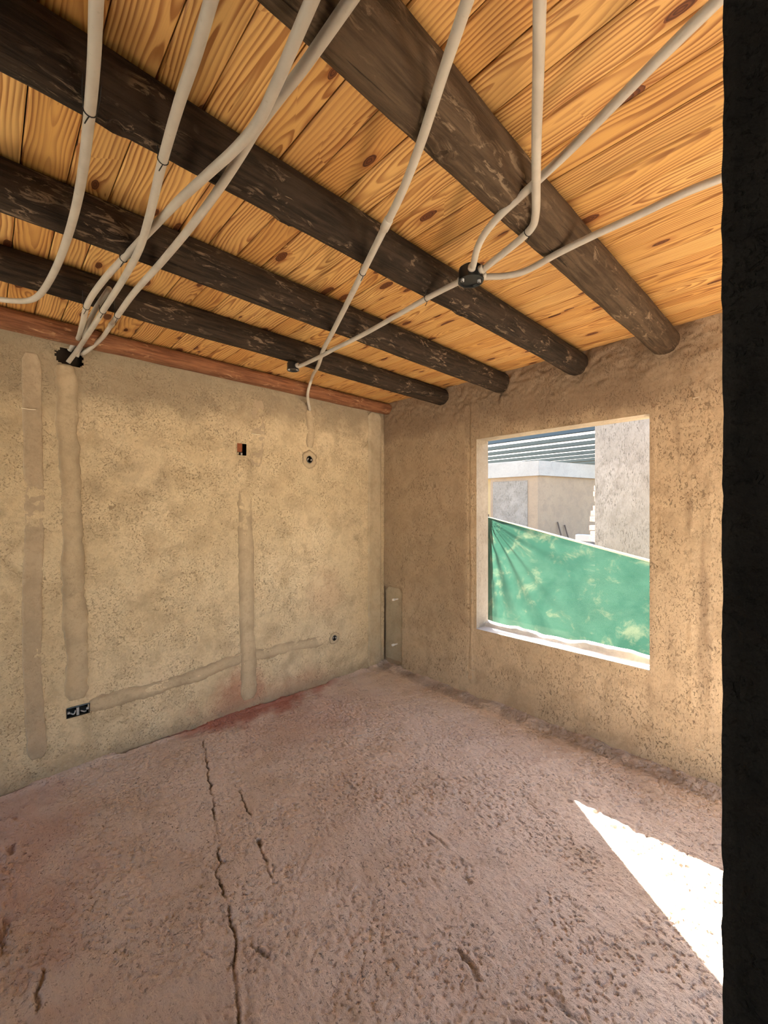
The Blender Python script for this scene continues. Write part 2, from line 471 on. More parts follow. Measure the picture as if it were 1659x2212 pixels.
# ---- floor
def seg(*runs):
    out = [np.array([runs[0][0]])]
    for a, b, st in runs:
        n = max(1, int(round(abs(b - a) / st))); out.append(np.linspace(a, b, n + 1)[1:])
    return np.concatenate(out)
def polydist(X, Y, pts):
    D = np.full(X.shape, 9.0)
    for a, b in zip(pts[:-1], pts[1:]):
        a = np.array(a); b = np.array(b); ab = b - a; L2 = (ab ** 2).sum() + 1e-9
        t = np.clip(((X - a[0]) * ab[0] + (Y - a[1]) * ab[1]) / L2, 0, 1)
        D = np.minimum(D, np.hypot(X - a[0] - t * ab[0], Y - a[1] - t * ab[1]))
    return D
fx = seg((-.12, 2.0, .005), (2.0, 3.1, .0034), (3.1, RX, .06)); fy = seg((RY, -3.0, .06), (-3.0, -1.75, .005), (-1.75, -.5, .0034), (-.5, .12, .005))
X, Y = np.meshgrid(fx, fy, indexing='ij')
Z = .010 * fbm(X * 2.2, Y * 2.2, 1, 3) + .0045 * fbm(X * 14, Y * 14, 11, 4, .6)
a_ = math.radians(-20); U = X * math.cos(a_) + Y * math.sin(a_); V = -X * math.sin(a_) + Y * math.cos(a_)
Z += .0022 * fbm(U * 6, V * 45, 21, 3)
rough = sstep(.02, .45, fbm(X * 1.7 + 3, Y * 1.7, 31, 3))
Z += .0055 * rough * fbm(X * 38, Y * 38, 41, 2)
pn = fbm(X * 30, Y * 30, 51, 2); pit = sstep(.42, .62, pn) * (.25 + .75 * rough)
Z -= .007 * pit
Z -= .0048 * sstep(.17, .36, fbm(X * 74, Y * 74, 55, 2)) * sstep(-.6, .2, fbm(X * 6, Y * 6, 57, 3))
crack = np.zeros_like(Z)
jit = .017 * fbm(X * 19, Y * 19, 61, 4, .65)
def floor_line(pxs, w, depth, strength=1.0, breakup=.25):
    global Z, crack
    pts = [onz(*p)[:2] for p in pxs]
    D = polydist(X + jit, Y + np.roll(jit, 40, 1), pts)
    k = (1 - sstep(w * .4, w, D)) * sstep(-breakup, .35, fbm(X * 9 + 7, Y * 9, 71, 3) + .1)
    Z -= depth * k; crack = np.maximum(crack, k * strength)
    Z += depth * .35 * (1 - sstep(w, w * 3.2, D)) * sstep(w * .6, w * 1.1, D)
floor_line([(438,1600),(446,1640),(455,1700),(462,1760),(470,1810),(478,1860),(467,1890),(478,1925),(490,1960),(500,2000),(508,2040),(503,2090),(508,2130),(513,2180),(508,2212)], 0.0066, 0.0085, 1.0, .45)
floor_line([(503,1645),(512,1690),(536,1748),(552,1800),(580,1880),(602,1945)], 0.0060, 0.0056, .8, .0)
floor_line([(512,2045),(497,2085),(487,2110)], 0.0060, 0.0070)
floor_line([(690,1620),(760,1700),(830,1752),(900,1800),(960,1850),(1015,1905)], 0.0132, 0.0042, .45, -.05)
floor_line([(880,1765),(950,1815),(1010,1870)], 0.0072, 0.0042, .5, -.05)
floor_line([(540,2040),(600,2080),(640,2120),(665,2170),(680,2212)], 0.0084, 0.0056, .7, .0)
floor_line([(990,2050),(1020,2085),(1030,2110)], 0.0120, 0.0063, .55, .1)
floor_line([(1160,2130),(1210,2170),(1260,2212)], 0.0180, 0.0056, .5, -.05)
floor_line([(325,1885),(330,1930),(322,1960)], 0.0072, 0.0056, .6, .1)
floor_line([(95,2090),(85,2140),(80,2180)], 0.0096, 0.0070, .7, .1)
floor_line([(30,1765),(60,1775),(75,1790)], 0.0084, 0.0070, .8, .2)
floor_line([(560,1812),(566,1825)], 0.0108, 0.0112, 1.0, .9)
floor_line([(25,1830),(28,1920),(10,2000),(5,2060)], 0.0132, 0.0070, .6, .0)
# mortar skirt at the walls
Z += .030 * sstep(-.13, -.005, Y) * (1 + .5 * fbm(X * 12, Y * 12, 81, 3))
Z += .016 * sstep(.07, .0, X) * (1 + .9 * fbm(X * 12, Y * 12, 91, 3))
gap = (1 - sstep(.006, .018, np.abs(X - .012 - .006 * fbm(Y * 6, Y * 0, 95, 3)))) * sstep(-.1, .3, fbm(Y * 5, X * 5, 96, 3) + .12)
Z -= .014 * gap; crack = np.maximum(crack, gap * .8)
gap = (1 - sstep(.004, .014, np.abs(Y + .11 - .012 * fbm(X * 6, X * 0, 97, 3)))) * sstep(.0, .35, fbm(X * 5, Y * 5, 98, 3))
crack = np.maximum(crack, gap * .6)
sk = sstep(-.17, -.10, Y) * sstep(.0, -.05, Y) * sstep(-.3, .25, fbm(X * 10, Y * 14, 99, 4) + .15) * .45
crack = np.maximum(crack, sk)
# spilt red oxide along the left wall
sn = fbm(X * 9, Y * 9, 101, 4); sn2 = fbm(U * 2.5, V * 14, 105, 3)
wdt = .30 * np.exp(-((Y + 1.45) / .42) ** 2) + .10 * np.exp(-((Y + .95) / .30) ** 2)
st = sstep(1.25, .15, X / (wdt + .02) + .5 * sn + .35 * sn2) * sstep(-2.1, -1.75, Y) * sstep(-.45, -.85, Y)
st2 = .32 * sstep(1.1, .2, np.hypot((X - .55) / .9, (Y + 2.75) / .30) + .5 * sn)
st3 = .22 * sstep(1.1, .1, np.hypot((X - .35) / .55, (Y + 1.2) / .7) + .35 * sn)
stain_shade = np.clip(np.maximum(np.maximum(st * .82, st2), st3), 0, 1)
Z = np.where((X > 3.1) | (Y < -3.0), np.minimum(Z, .004), Z)
me = grid_mesh('floor', np.stack([X, Y, Z], -1), attrs={'crack': crack, 'stain_shade': stain_shade})
floor = tag(link('floor', me, M_FLOOR), 'rough pinkish cement floor with cracks and red oxide staining', kind='structure')

# ---- left wall (x = 0), with holes for the boxes set into it
SOCK = {'round': onx(668, 993), 'small': onx(722, 1378), 'double': onx(169, 1535), 'brick': onx(522, 972), 'chase': onx(152, 772)}
wy = seg((RY, -3.0, .06), (-3.0, 0.0, .008)); wz = seg((-.05, HC + .03, .008))
Yw, Zw = np.meshgrid(wy, wz, indexing='ij')
D = .006 * fbm(Yw * 2.0, Zw * 2.0, 201, 3) + .0035 * fbm(Yw * 11, Zw * 11, 211, 4, .6)
rg = sstep(-.05, .5, fbm(Yw * 2.3, Zw * 2.3, 221, 3))
D += .0035 * rg * fbm(Yw * 30, Zw * 30, 231, 3) - .0045 * rg * sstep(.35, .6, fbm(Yw * 26, Zw * 26, 241, 2))
D += .0016 * fbm(Yw * 5, Zw * 40, 251, 3)
D += .010 * sstep(.14, .0, Zw) * (1 + fbm(Yw * 9, Zw * 9, 255, 3)) * .7
sn = fbm(Yw * 8, Zw * 8, 261, 4)
ws = .62 * sstep(1.1, .2, np.hypot((Yw + 1.52) / .30, (Zw - .10) / .24) + .55 * sn)
ws = np.maximum(ws, .35 * sstep(1.1, .2, np.hypot((Yw + 1.0) / .5, (Zw - .02) / .20) + .5 * sn))
ws = np.maximum(ws, .16 * sstep(1.1, .2, np.hypot((Yw + .72) / .25, (Zw - .78) / .25) + .6 * sn))
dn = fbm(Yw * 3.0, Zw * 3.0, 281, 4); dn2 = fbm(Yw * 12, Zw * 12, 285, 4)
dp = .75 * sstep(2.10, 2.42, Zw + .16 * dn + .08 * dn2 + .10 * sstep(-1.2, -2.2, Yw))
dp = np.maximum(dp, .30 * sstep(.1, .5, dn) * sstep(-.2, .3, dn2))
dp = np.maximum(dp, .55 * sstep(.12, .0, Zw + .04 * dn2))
cy_ = (Yw[:-1, :-1] + Yw[1:, 1:]) / 2; cz_ = (Zw[:-1, :-1] + Zw[1:, 1:]) / 2
def rect(c, hy, hz): return (np.abs(cy_ - c[1]) < hy) & (np.abs(cz_ - c[2]) < hz)
hole = rect(SOCK['double'], .054, .028) | (np.hypot(cy_ - SOCK['round'][1], cz_ - SOCK['round'][2]) < .030)
hole |= np.hypot(cy_ - SOCK['small'][1], cz_ - SOCK['small'][2]) < .023
bc = SOCK['brick']; hole |= rect(bc, .034, .044)
cc = SOCK['chase']; ragged = .012 * fbm(cy_ * 60, cz_ * 60, 271, 2)
hole |= (np.hypot((cy_ - cc[1]) / 1.35, (cz_ - cc[2])) < .052 + ragged) & (cz_ < cc[2] + .05)
me = grid_mesh('wall_left', np.stack([D, Yw, Zw], -1), mask=~hole, attrs={'stain_shade': ws, 'damp_shade': dp})
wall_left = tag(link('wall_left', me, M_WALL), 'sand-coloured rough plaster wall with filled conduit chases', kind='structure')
# masonry behind the plaster, so that the holes have a back
mb = MB().box((-.17, RY, -.05), (-.065, 0.15, HC + .05))
part('masonry_core', mb.mesh('masonry_core'), M_HOLE, wall_left)

# mortar strips over the chases: irregular raised bands
M_EDGE = None
def mortar_strip(parent, path, width, thick, mat, axis='x', seed=0, name='mortar_strip', edge=.35, fade=.05):
    P = catmull(path, 60)
    s = np.concatenate([[0], np.cumsum(np.linalg.norm(np.diff(P, axis=0), axis=1))])
    L = s[-1]; n = max(30, int(L / .008))
    ss_ = np.linspace(0, L, n); P = np.stack([np.interp(ss_, s, P[:, 0]), np.interp(ss_, s, P[:, 1])], 1); s = ss_
    T = np.gradient(P, axis=0); T /= np.linalg.norm(T, axis=1)[:, None]
    S = np.stack([-T[:, 1], T[:, 0]], 1)
    end = np.sqrt(np.clip(np.minimum(s, L - s) / fade, 0, 1)) * .6 + .4 if fade else np.ones(n)
    def side(q): return (width / 2) * end * (1 + edge * (fbm(s * 6 + q, s * 0 + seed, 300 + seed, 3) + .45 * fbm(s * 40 + q, s * 0 + seed, 305 + seed, 3)))
    wl, wr = side(0), side(71)
    prof = [(-1.0, -.5, .2), (-.95, .5, .8), (-.86, .9, 1), (-.72, 1.0, .75), (-.5, .85, .25), (-.2, .75, 0), (.2, .75, 0), (.5, .85, .25), (.72, 1.0, .75), (.86, .9, 1), (.95, .5, .8), (1.0, -.5, .2)]
    G = np.zeros((n, len(prof), 3)); E = np.zeros((n, len(prof)))
    for j, (u, h, e_) in enumerate(prof):
        w = wl if u < 0 else wr
        q = P + S * (u * w)[:, None]
        hh = h * thick * (1 + .6 * fbm(s * 14, s * 0 + j * 3.1, 320 + seed, 3))
        if axis == 'x': G[:, j] = np.stack([hh, q[:, 0], q[:, 1]], 1)
        else: G[:, j] = np.stack([q[:, 0], -hh, q[:, 1]], 1)
        E[:, j] = e_ * np.clip(.75 + .9 * fbm(s * 10, s * 0 + (3 if u < 0 else 9), 340 + seed, 3), 0, 1)
    ax = 0 if axis == 'x' else 1
    for i in (0, -1): G[i, :, ax] = -.004 * (1 if ax == 0 else -1)
    me = grid_mesh(name, G, attrs={'edge': E}, flip=(axis == 'y'))
    return link(name, me, mat, parent)
def yz(px, py): p = onx(px, py); return (p[1], p[2])
def edge_shade_mat():
    m = plaster('chase_mortar', (.47, .375, .25), (.52, .42, .285), (.40, .32, .215), (.25, .19, .13), pit=.4, smooth=True)
    nt = m.node_tree; b = next(n for n in nt.nodes if n.type == 'BSDF_PRINCIPLED')
    src = b.inputs['Base Color'].links[0].from_socket
    at = nt.nodes.new('ShaderNodeAttribute'); at.attribute_name = 'edge'
    mu = nt.nodes.new('ShaderNodeMath'); mu.operation = 'MULTIPLY'; mu.inputs[1].default_value = .7; nt.links.new(at.outputs['Fac'], mu.inputs[0])
    mx = nt.nodes.new('ShaderNodeMix'); mx.data_type = 'RGBA'; nt.links.new(mu.outputs[0], mx.inputs[0])
    nt.links.new(src, mx.inputs[6]); mx.inputs[7].default_value = (.27, .21, .14, 1)  # dark strip edges: recess shade put into the mortar colour
    nt.links.new(mx.outputs[2], b.inputs['Base Color'])
    return m
M_CHASE = edge_shade_mat()
M_CHASE2 = plaster('smooth_fill_mortar', (.43, .34, .235), (.48, .385, .27), (.37, .295, .205), (.24, .18, .12), pit=.4, smooth=True)
mortar_strip(wall_left, [yz(141, 786), yz(146, 900), yz(150, 1010), yz(158, 1150), yz(160, 1300), yz(165, 1420), yz(168, 1512)], .105, .0045, M_CHASE, seed=1, edge=.28)
mortar_strip(wall_left, [yz(68, 760), yz(70, 900), yz(75, 1100), yz(70, 1300), yz(72, 1480), yz(82, 1640)], .085, .0025, M_CHASE2, seed=2, edge=.12)
mortar_strip(wall_left, [yz(528, 992), yz(530, 1100), yz(533, 1220), yz(533, 1330), yz(536, 1420), yz(537, 1512)], .125, .0045, M_CHASE, seed=3, edge=.16)
mortar_strip(wall_left, [yz(557, 862), yz(558, 940), yz(552, 1010)], .11, .003, M_CHASE2, seed=4, edge=.2)
mortar_strip(wall_left, [yz(190, 1524), yz(250, 1510), yz(320, 1490), yz(400, 1468), yz(470, 1440), yz(535, 1420), yz(620, 1400), yz(700, 1384)], .085, .0035, M_CHASE, seed=5, edge=.4)
mortar_strip(wall_left, [yz(668, 886), yz(671, 930), yz(668, 968)], .075, .005, M_CHASE, seed=6)
# collar of mortar round the flush boxes
def collar(c, r0, r1, seed, thick=.008):
    n = 48; a = np.linspace(0, 2 * math.pi, n + 1)
    rows = []
    for k, (f, h) in enumerate([(0, -.006), (.08, thick * .8), (.6, thick), (.9, thick * .8), (1, -.003)]):
        rr = r0 + (r1 * (1 + .25 * fbm(np.cos(a) * 2 + 5, np.sin(a) * 2 + 5, 330 + seed, 3)) - r0) * f
        rows.append(np.stack([np.full(n + 1, h), c[1] + rr * np.cos(a), c[2] + rr * np.sin(a)], 1))
    G = np.stack(rows)
    E = np.zeros(G.shape[:2]); E[3:] = 1
    return link('mortar_collar', grid_mesh('mortar_collar', G, attrs={'edge': E}, flip=True), M_CHASE, wall_left)
collar(SOCK['round'], .029, .075, 1); collar(SOCK['small'], .023, .055, 2)
# smooth screed strip in the corner
mortar_strip(wall_left, [(-.125, -.02), (-.13, .8), (-.128, 1.6), (-.125, 2.47)], .175, .012, M_MORTAR, seed=8, edge=.06, name='corner_screed')
# red brick shown by the broken square hole
mb = MB().box((-.075, bc[1] - .040, bc[2] - .012), (-.018, bc[1] + .012, bc[2] + .060))
part('brick', mb.mesh('brick'), M_BRICK, wall_left)
mb = MB().box((-.075, bc[1] - .040, bc[2] - .060), (-.030, bc[1] - .006, bc[2] - .014))
part('brick', mb.mesh('brick'), M_WALL, wall_left)

# ---- window wall (y = 0)
DX0, DX1, DZ = 2.86, 3.12, 2.15   # unseen doorway added to let sun in, hidden by the near wall end
wx = seg((-.10, WX0, .0085), (WX0, WX1, .0085), (WX1, DX0, .0085), (DX0, DX1, .06), (DX1, RX, .06))
wz = seg((-.05, WZ0, .0085), (WZ0, WZ1, .0085), (WZ1, HC + .03, .0085))
Xw, Zw = np.meshgrid(wx, wz, indexing='ij')
D = .006 * fbm(Xw * 2.0 + 9, Zw * 2.0, 401, 3) + .0035 * fbm(Xw * 12, Zw * 9, 411, 4, .6)
rg = sstep(-.05, .5, fbm(Xw * 2.3, Zw * 1.6, 421, 3))
D += .003 * rg * fbm(Xw * 32, Zw * 24, 431, 3)
top = sstep(2.16, 2.5, Zw)
D += top * (.014 * fbm(Xw * 9, Zw * 14, 441, 4, .6) + .010 * fbm(Xw * 28, Zw * 40, 451, 3))
D += .006 * sstep(2.20, 2.48, Zw) * (Xw > 1.3)
# vertical bead left of the window and ragged seams right of it
bead = lambda xc, w, h, z0, z1, s: h * (1 - sstep(w * .3, w, np.abs(Xw - xc - .012 * fbm(Zw * 4, Zw * 0 + s, 460, 3)))) * sstep(z0, z0 + .1, Zw) * sstep(z1, z1 - .1, Zw)
D += bead(1.035, .012, .004, .05, 2.5, 1) - bead(1.010, .009, .004, .05, 2.4, 2)
for xc, z0, z1, s in ((2.50, .3, 2.35, 3), (2.58, .2, 2.35, 4)):
    D += bead(xc, .018, .0045, z0, z1, s) * sstep(-.1, .3, fbm(Xw * 34, Zw * 34, 470 + s, 3))
D -= bead(2.335, .012, .005, .9, 2.0, 5) * sstep(-.1, .3, fbm(Xw * 22, Zw * 22, 480, 3))
D += .018 * sstep(.10, .0, Zw) * (1 + .6 * fbm(Xw * 9, Zw * 9, 485, 3))
# sunk damp niche in the corner for the two water pipes
nic = (1 - sstep(.235, .25, Xw + .01 * fbm(Zw * 8, Zw * 0, 488, 3))) * sstep(.79, .76, Zw)
D -= .022 * nic
edge_w = np.minimum.reduce([np.abs(Xw - WX0) + 10 * ((Zw < WZ0) | (Zw > WZ1)), np.abs(Xw - WX1) + 10 * ((Zw < WZ0) | (Zw > WZ1)),
                            np.abs(Zw - WZ0) + 10 * ((Xw < WX0) | (Xw > WX1)), np.abs(Zw - WZ1) + 10 * ((Xw < WX0) | (Xw > WX1))])
D *= sstep(-.004, .03, edge_w) * .75 + .25
cx_ = (Xw[:-1, :-1] + Xw[1:, 1:]) / 2; cz_ = (Zw[:-1, :-1] + Zw[1:, 1:]) / 2
openw = (cx_ > WX0) & (cx_ < WX1) & (cz_ > WZ0) & (cz_ < WZ1)
openw |= (cx_ > DX0) & (cx_ < DX1) & (cz_ < DZ)
FRONT = np.stack([Xw, -D, Zw], -1)
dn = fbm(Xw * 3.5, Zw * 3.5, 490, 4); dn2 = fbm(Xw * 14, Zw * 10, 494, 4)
damp_shade = sstep(2.02, 2.26, Zw + .12 * dn + .06 * dn2) * sstep(2.75, 2.3, Xw + .2 * dn) * .9          # fresh mortar plus the shade of the wall top, put into the colour
damp_shade = np.maximum(damp_shade, .45 * sstep(1.02, .95, Xw + .03 * dn) * sstep(.25, .9, Zw + .3 * dn))      # weaker light beside the corner, put in as a darker tone
damp_shade = np.maximum(damp_shade, .35 * sstep(2.0, 2.3, Zw + .12 * dn))  # top shade over the full width, also in the colour
damp_shade = np.maximum(damp_shade, .55 * nic)
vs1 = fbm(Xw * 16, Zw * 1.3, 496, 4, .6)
damp_shade = np.maximum(damp_shade, .60 * sstep(-.05, .45, vs1) * sstep(2.36, 2.44, Xw) * sstep(.2, .8, Zw) + .25 * sstep(2.33, 2.30, Xw) * sstep(2.27, 2.30, Xw))
me = grid_mesh('wall_right', FRONT, mask=~openw, flip=False, attrs={'stain_shade': damp_shade})
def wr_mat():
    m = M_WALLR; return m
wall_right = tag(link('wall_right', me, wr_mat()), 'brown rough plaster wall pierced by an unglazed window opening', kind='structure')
mb = MB()
mb.box((-.2, .03, -.3), (WX0, WT, 2.9)); mb.box((WX1, .03, -.3), (DX0, WT, 2.9)); mb.box((DX1, .03, -.3), (RX + .15, WT, 2.9)); mb.box((DX0, .03, DZ), (DX1, WT, 2.9))
mb.box((WX0, .03, -.3), (WX1, WT, WZ0 - .002)); mb.box((WX0, .03, WZ1 + .002), (WX1, WT, 2.9))
mb.box((DX0 - .03, .004, -.3), (DX0, .05, DZ)); mb.box((DX1, .004, -.3), (DX1 + .03, .05, DZ)); mb.box((DX0 - .03, .004, DZ), (DX1 + .03, .05, DZ + .03))
part('masonry_core', mb.mesh('masonry_core'), M_OUTB, wall_right)
mortar_strip(wall_right, [(.122, .02), (.120, .4), (.122, .77)], .235, .003, M_MORTAR, axis='y', seed=9, edge=.05, name='damp_mortar_strip').location.y = .018

# window opening: jambs, sill, soffit
win = tag(empty('window_1', (WX0, 0, WZ0)), 'unglazed square window opening with plastered reveals', kind='structure')
def reveal(name, A, B, nu, nv, nrm, mat, amp=.0025, seed=0, prof=None, flip=False):
    """A,B: two rows (start,end) of the strip from inside to outside"""
    u = np.linspace(0, 1, nu); v = np.linspace(0, 1, nv)
    U_, V_ = np.meshgrid(u, v, indexing='ij')
    a0, a1 = map(np.array, A); b0, b1 = map(np.array, B)
    P = (a0 * (1 - U_[..., None]) + a1 * U_[..., None]) * (1 - V_[..., None]) + (b0 * (1 - U_[..., None]) + b1 * U_[..., None]) * V_[..., None]
    L = np.linalg.norm(a1 - a0)
    d = amp * fbm(U_ * L * 18, V_ * 4, 500 + seed, 3) * np.sin(np.pi * V_) ** .3
    if prof is not None: d = d + prof(U_, V_)
    P = P + np.array(nrm) * d[..., None]
    o = part(name, grid_mesh(name, P, flip=flip), mat, win)
    return o
OX0 = WX0 + .012
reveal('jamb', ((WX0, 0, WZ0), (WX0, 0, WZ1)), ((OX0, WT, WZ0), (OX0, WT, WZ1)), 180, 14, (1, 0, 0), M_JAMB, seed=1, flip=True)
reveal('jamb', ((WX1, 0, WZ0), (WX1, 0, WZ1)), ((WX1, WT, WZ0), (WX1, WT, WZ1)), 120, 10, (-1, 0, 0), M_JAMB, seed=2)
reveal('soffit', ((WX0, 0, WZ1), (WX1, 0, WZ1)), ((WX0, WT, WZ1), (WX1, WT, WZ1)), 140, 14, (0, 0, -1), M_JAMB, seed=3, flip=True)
def sill_prof(U_, V_):
    s = U_ * 1.2
    lip = .040 * sstep(.62, .72, V_) * sstep(.995, .93, V_ - .02) * (.75 + .5 * fbm(s * 5, s * 0, 520, 3))
    brk = 1 - .9 * sstep(.40, .52, s) * sstep(.80, .68, s) * .9
    return lip * (.55 + .45 * brk) + .012 * sstep(.62, .9, V_)
reveal('sill', ((WX0, -.008, WZ0), (WX1, -.008, WZ0)), ((WX0, WT + .02, WZ0), (WX1, WT + .02, WZ0)), 220, 34, (0, 0, 1), M_SILL, seed=4, amp=.003, prof=sill_prof)

# ---- the near wall end (dark, right edge of the picture)
px0 = 2.942; NY = -2.316
ny = seg((NY, NY + .16, .01)); nz = seg((-.02, HC + .03, .012)); nx = seg((px0, px0 + .5, .012), (px0 + .5, RX, .06))
Xn, Zn = np.meshgrid(nx, nz, indexing='ij')
e = .0016 * fbm(Zn * 5, Zn * 0, 601, 4, .65) + .0016 * fbm(Zn * 45, Zn * 0, 602, 3)
Dn = .006 * fbm(Xn * 5, Zn * 5, 603, 4, .6) + .004 * fbm(Xn * 24, Zn * 24, 604, 3)
P = np.stack([Xn + e * sstep(px0 + .1, px0, Xn), NY - Dn * sstep(px0, px0 + .04, Xn), Zn], -1)
Pb = P.copy(); Pb[..., 1] = NY + .16 + Dn * sstep(px0, px0 + .04, Xn)
n_, m_ = P.shape[:2]
V1 = P.reshape(-1, 3); V2 = Pb.reshape(-1, 3)
idx = np.arange(n_ * m_).reshape(n_, m_)
Q1 = np.stack([idx[:-1, :-1], idx[1:, :-1], idx[1:, 1:], idx[:-1, 1:]], -1).reshape(-1, 4)
Q2 = Q1[:, ::-1] + n_ * m_
Qe = np.stack([idx[0, :-1], idx[0, 1:], idx[0, 1:] + n_ * m_, idx[0, :-1] + n_ * m_], -1)
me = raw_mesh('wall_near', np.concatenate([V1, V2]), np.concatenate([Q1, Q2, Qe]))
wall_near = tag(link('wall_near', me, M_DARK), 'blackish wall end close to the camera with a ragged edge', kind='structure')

# ---- walls behind and beside the camera (out of the frame)
mb = MB().box((-.17, RY - .15, -.1), (.35, RY, 2.9)).box((1.30, RY - .15, -.1), (RX + .15, RY, 2.9)).box((.35, RY - .15, 2.2), (1.30, RY, 2.9))  # opening added to bring daylight to the left of the room
tag(link('wall_behind', mb.mesh('wall_behind'), M_WALL), 'plaster wall behind the camera with an unseen doorway added for daylight', kind='structure')
mb = MB()
OY0, OY1, OZ = -2.1, -.45, 1.75  # unseen opening, added and sized for the daylight it lets in
mb.box((RX, RY, -.1), (RX + .15, OY0, 2.9)); mb.box((RX, OY1, -.1), (RX + .15, .15, 2.9)); mb.box((RX, OY0, OZ), (RX + .15, OY1, 2.9))
tag(link('wall_beside', mb.mesh('wall_beside'), M_WALLR), 'plaster side wall with an unseen opening added for daylight', kind='structure')

# ---- board ceiling
ceil = tag(empty('ceiling', (0, 0, HC)), 'varnished pine board ceiling on log beams', kind='structure')
PW = .1137
def plank_mesh():
    L = RX + .3; hw = PW / 2 - .0014; t = .022; ch = .0042
    prof = [(-hw, t), (-hw, ch), (-hw + ch, 0), (hw - ch, 0), (hw, ch), (hw, t)]
    n = len(prof); V = []; Fc = []
    for x in (-L / 2, L / 2): V += [(x, a, b) for a, b in prof]
    for k in range(n):
        k2 = (k + 1) % n; Fc.append((k, n + k, n + k2, k2))
    Fc.append(tuple(range(n))); Fc.append(tuple(range(2 * n - 1, n - 1, -1)))
    return poly_mesh('plank', V, Fc)
pm = plank_mesh(); pm.materials.append(M_PINE)
y0 = -2.79 + PW / 2
k0 = math.ceil((0.12 - y0) / PW)
rp = random.Random(8)
for k in range(k0, -60, -1):
    yc = y0 + k * PW
    if yc < RY: break
    o = bpy.data.objects.new('plank', pm); COL.objects.link(o); o.parent = ceil
    o.location = (RX / 2 + rp.uniform(-.08, .08), yc, rp.uniform(-.0012, .0012))
    if rp.random() < .5: o.rotation_euler.z = math.pi
mb = MB().box((-.3, RY - .2, HC + .03), (RX + .3, .4, HC + .2))
part('roof_slab', mb.mesh('roof_slab'), M_STICK, ceil)

# ================================================================== LOG BEAMS
def log_mesh(name, x, r0, r1, seed, y1=.06, y0=RY + .02, bow=.0, squash=1.0, flat=0.0, zr=None):
    n = 260; sg = 40
    s = np.linspace(0, 1, n); yy = y0 + (y1 - y0) * s
    a = np.linspace(0, 2 * math.pi, sg, endpoint=False)
    S, A = np.meshgrid(yy, a, indexing='ij')
    R = (r0 + (r1 - r0) * s)[:, None] * np.ones_like(A)
    ca, sa = np.cos(A) * 2 + 8, np.sin(A) * 2 + 8
    R = R * (1 + .05 * fbm(S * 1.3 + 20, ca + seed, 700 + seed, 3) + .045 * fbm(S * 2.2 + 20, sa * 1.0, 710 + seed, 3))
    R = R * (1 + .022 * fbm(S * 9 + 60, ca * 3 + sa, 720 + seed, 3)) + .0022 * fbm(S * 5 + 60, ca * 9 + sa * 7, 730 + seed, 3)
    xb = bow * np.sin(np.pi * 2 * s + seed)[:, None]
    Xx = R * np.cos(A); Zz = R * np.sin(A) * squash
    if flat: Zz = np.where(Zz < -flat, -flat + (Zz + flat) * .15, Zz)
    zc = HC - (R.mean(axis=1) * squash)[:, None] * 1.0 - .001
    P = np.stack([x + xb + Xx, S, zc + Zz], -1)
    P = np.concatenate([P, P[:, :1]], 1)
    return P
def knot(P, i, j, rad, depth):
    """dent with a raised lip at ring i, side j"""
    n, m = P.shape[:2]
    c = P[i, j].copy(); ax = P[i, :-1].mean(0)
    d = np.linalg.norm(P - c, axis=2)
    nrm = P - P[:, :-1].mean(1)[:, None]; nrm /= np.linalg.norm(nrm, axis=2)[..., None]
    k = -depth * np.exp(-(d / (rad * .6)) ** 2) + depth * .7 * np.exp(-((d - rad) / (rad * .4)) ** 2)
    return P + nrm * k[..., None]
BEAMS = [
 ('log_beam', 2.368, .086, .074, 1, M_LOG1, 1.0, 0, 'thickest log beam, pale brown, nearest the dark wall end'),
 ('log_beam', 1.862, .071, .073, 2, M_LOG2, 1.0, 0, 'blackish log beam carrying the larger black junction box, second from the dark wall end'),
 ('log_beam', 1.300, .073, .075, 3, M_LOG2, 1.0, 0, 'dark brown log beam in the middle of the five, ends above the window corner'),
 ('log_beam', .735, .064, .070, 4, M_LOG2, 1.0, 0, 'slim dark log beam with the small black box at its side'),
 ('log_beam', .058, .062, .058, 5, M_LOG5, .95, .048, 'reddish debarked log beam lying along the top of the left wall'),
]
BZ = {}
for (nm, x, r0, r1, sd_, mat, sq, fl, lab) in BEAMS:
    P = log_mesh(nm, x, r0, r1, sd_, bow=.008, squash=sq, flat=fl)
    n_, m_ = P.shape[:2]
    for (pk, pj) in {1: ((1000, 275), (0,)), 2: ((255, 180), (0,)), 5: ((755, 0), (0,))}.get(sd_, ()) and []: pass
    def ring_at(y): return int(np.argmin(np.abs(P[:, 0, 1] - y)))
    if sd_ == 1: P = knot(P, ring_at(onz(1002, 275, HC - .12)[1]), 29, .026, .012)
    if sd_ == 2:
        P = knot(P, ring_at(onz(258, 185, HC - .10)[1]), 30, .024, .012); P = knot(P, ring_at(onz(1030, 650, HC - .12)[1]), 28, .018, .010)
        P = knot(P, ring_at(onz(645, 440, HC - .12)[1]), 27, .02, .010)
    if sd_ == 5: P = knot(P, ring_at(onx(755, 860, .1)[1]), 37, .016, .008)
    V = P[:, :-1].reshape(-1, 3); m2 = m_ - 1
    idx = np.arange(n_ * m2).reshape(n_, m2); idx = np.concatenate([idx, idx[:, :1]], 1)
    Q = np.stack([idx[:-1, :-1], idx[:-1, 1:], idx[1:, 1:], idx[1:, :-1]], -1).reshape(-1, 4)
    V = V - np.array([x, 0, 0]); 
    me = raw_mesh(nm, V, Q)
    o = link(nm, me, mat); o.location = (x, 0, 0)
    tag(o, lab, 'beam', 'log ceiling beams')
    # cut end face buried in the wall
    BZ[sd_] = P[:, :, 2].min()

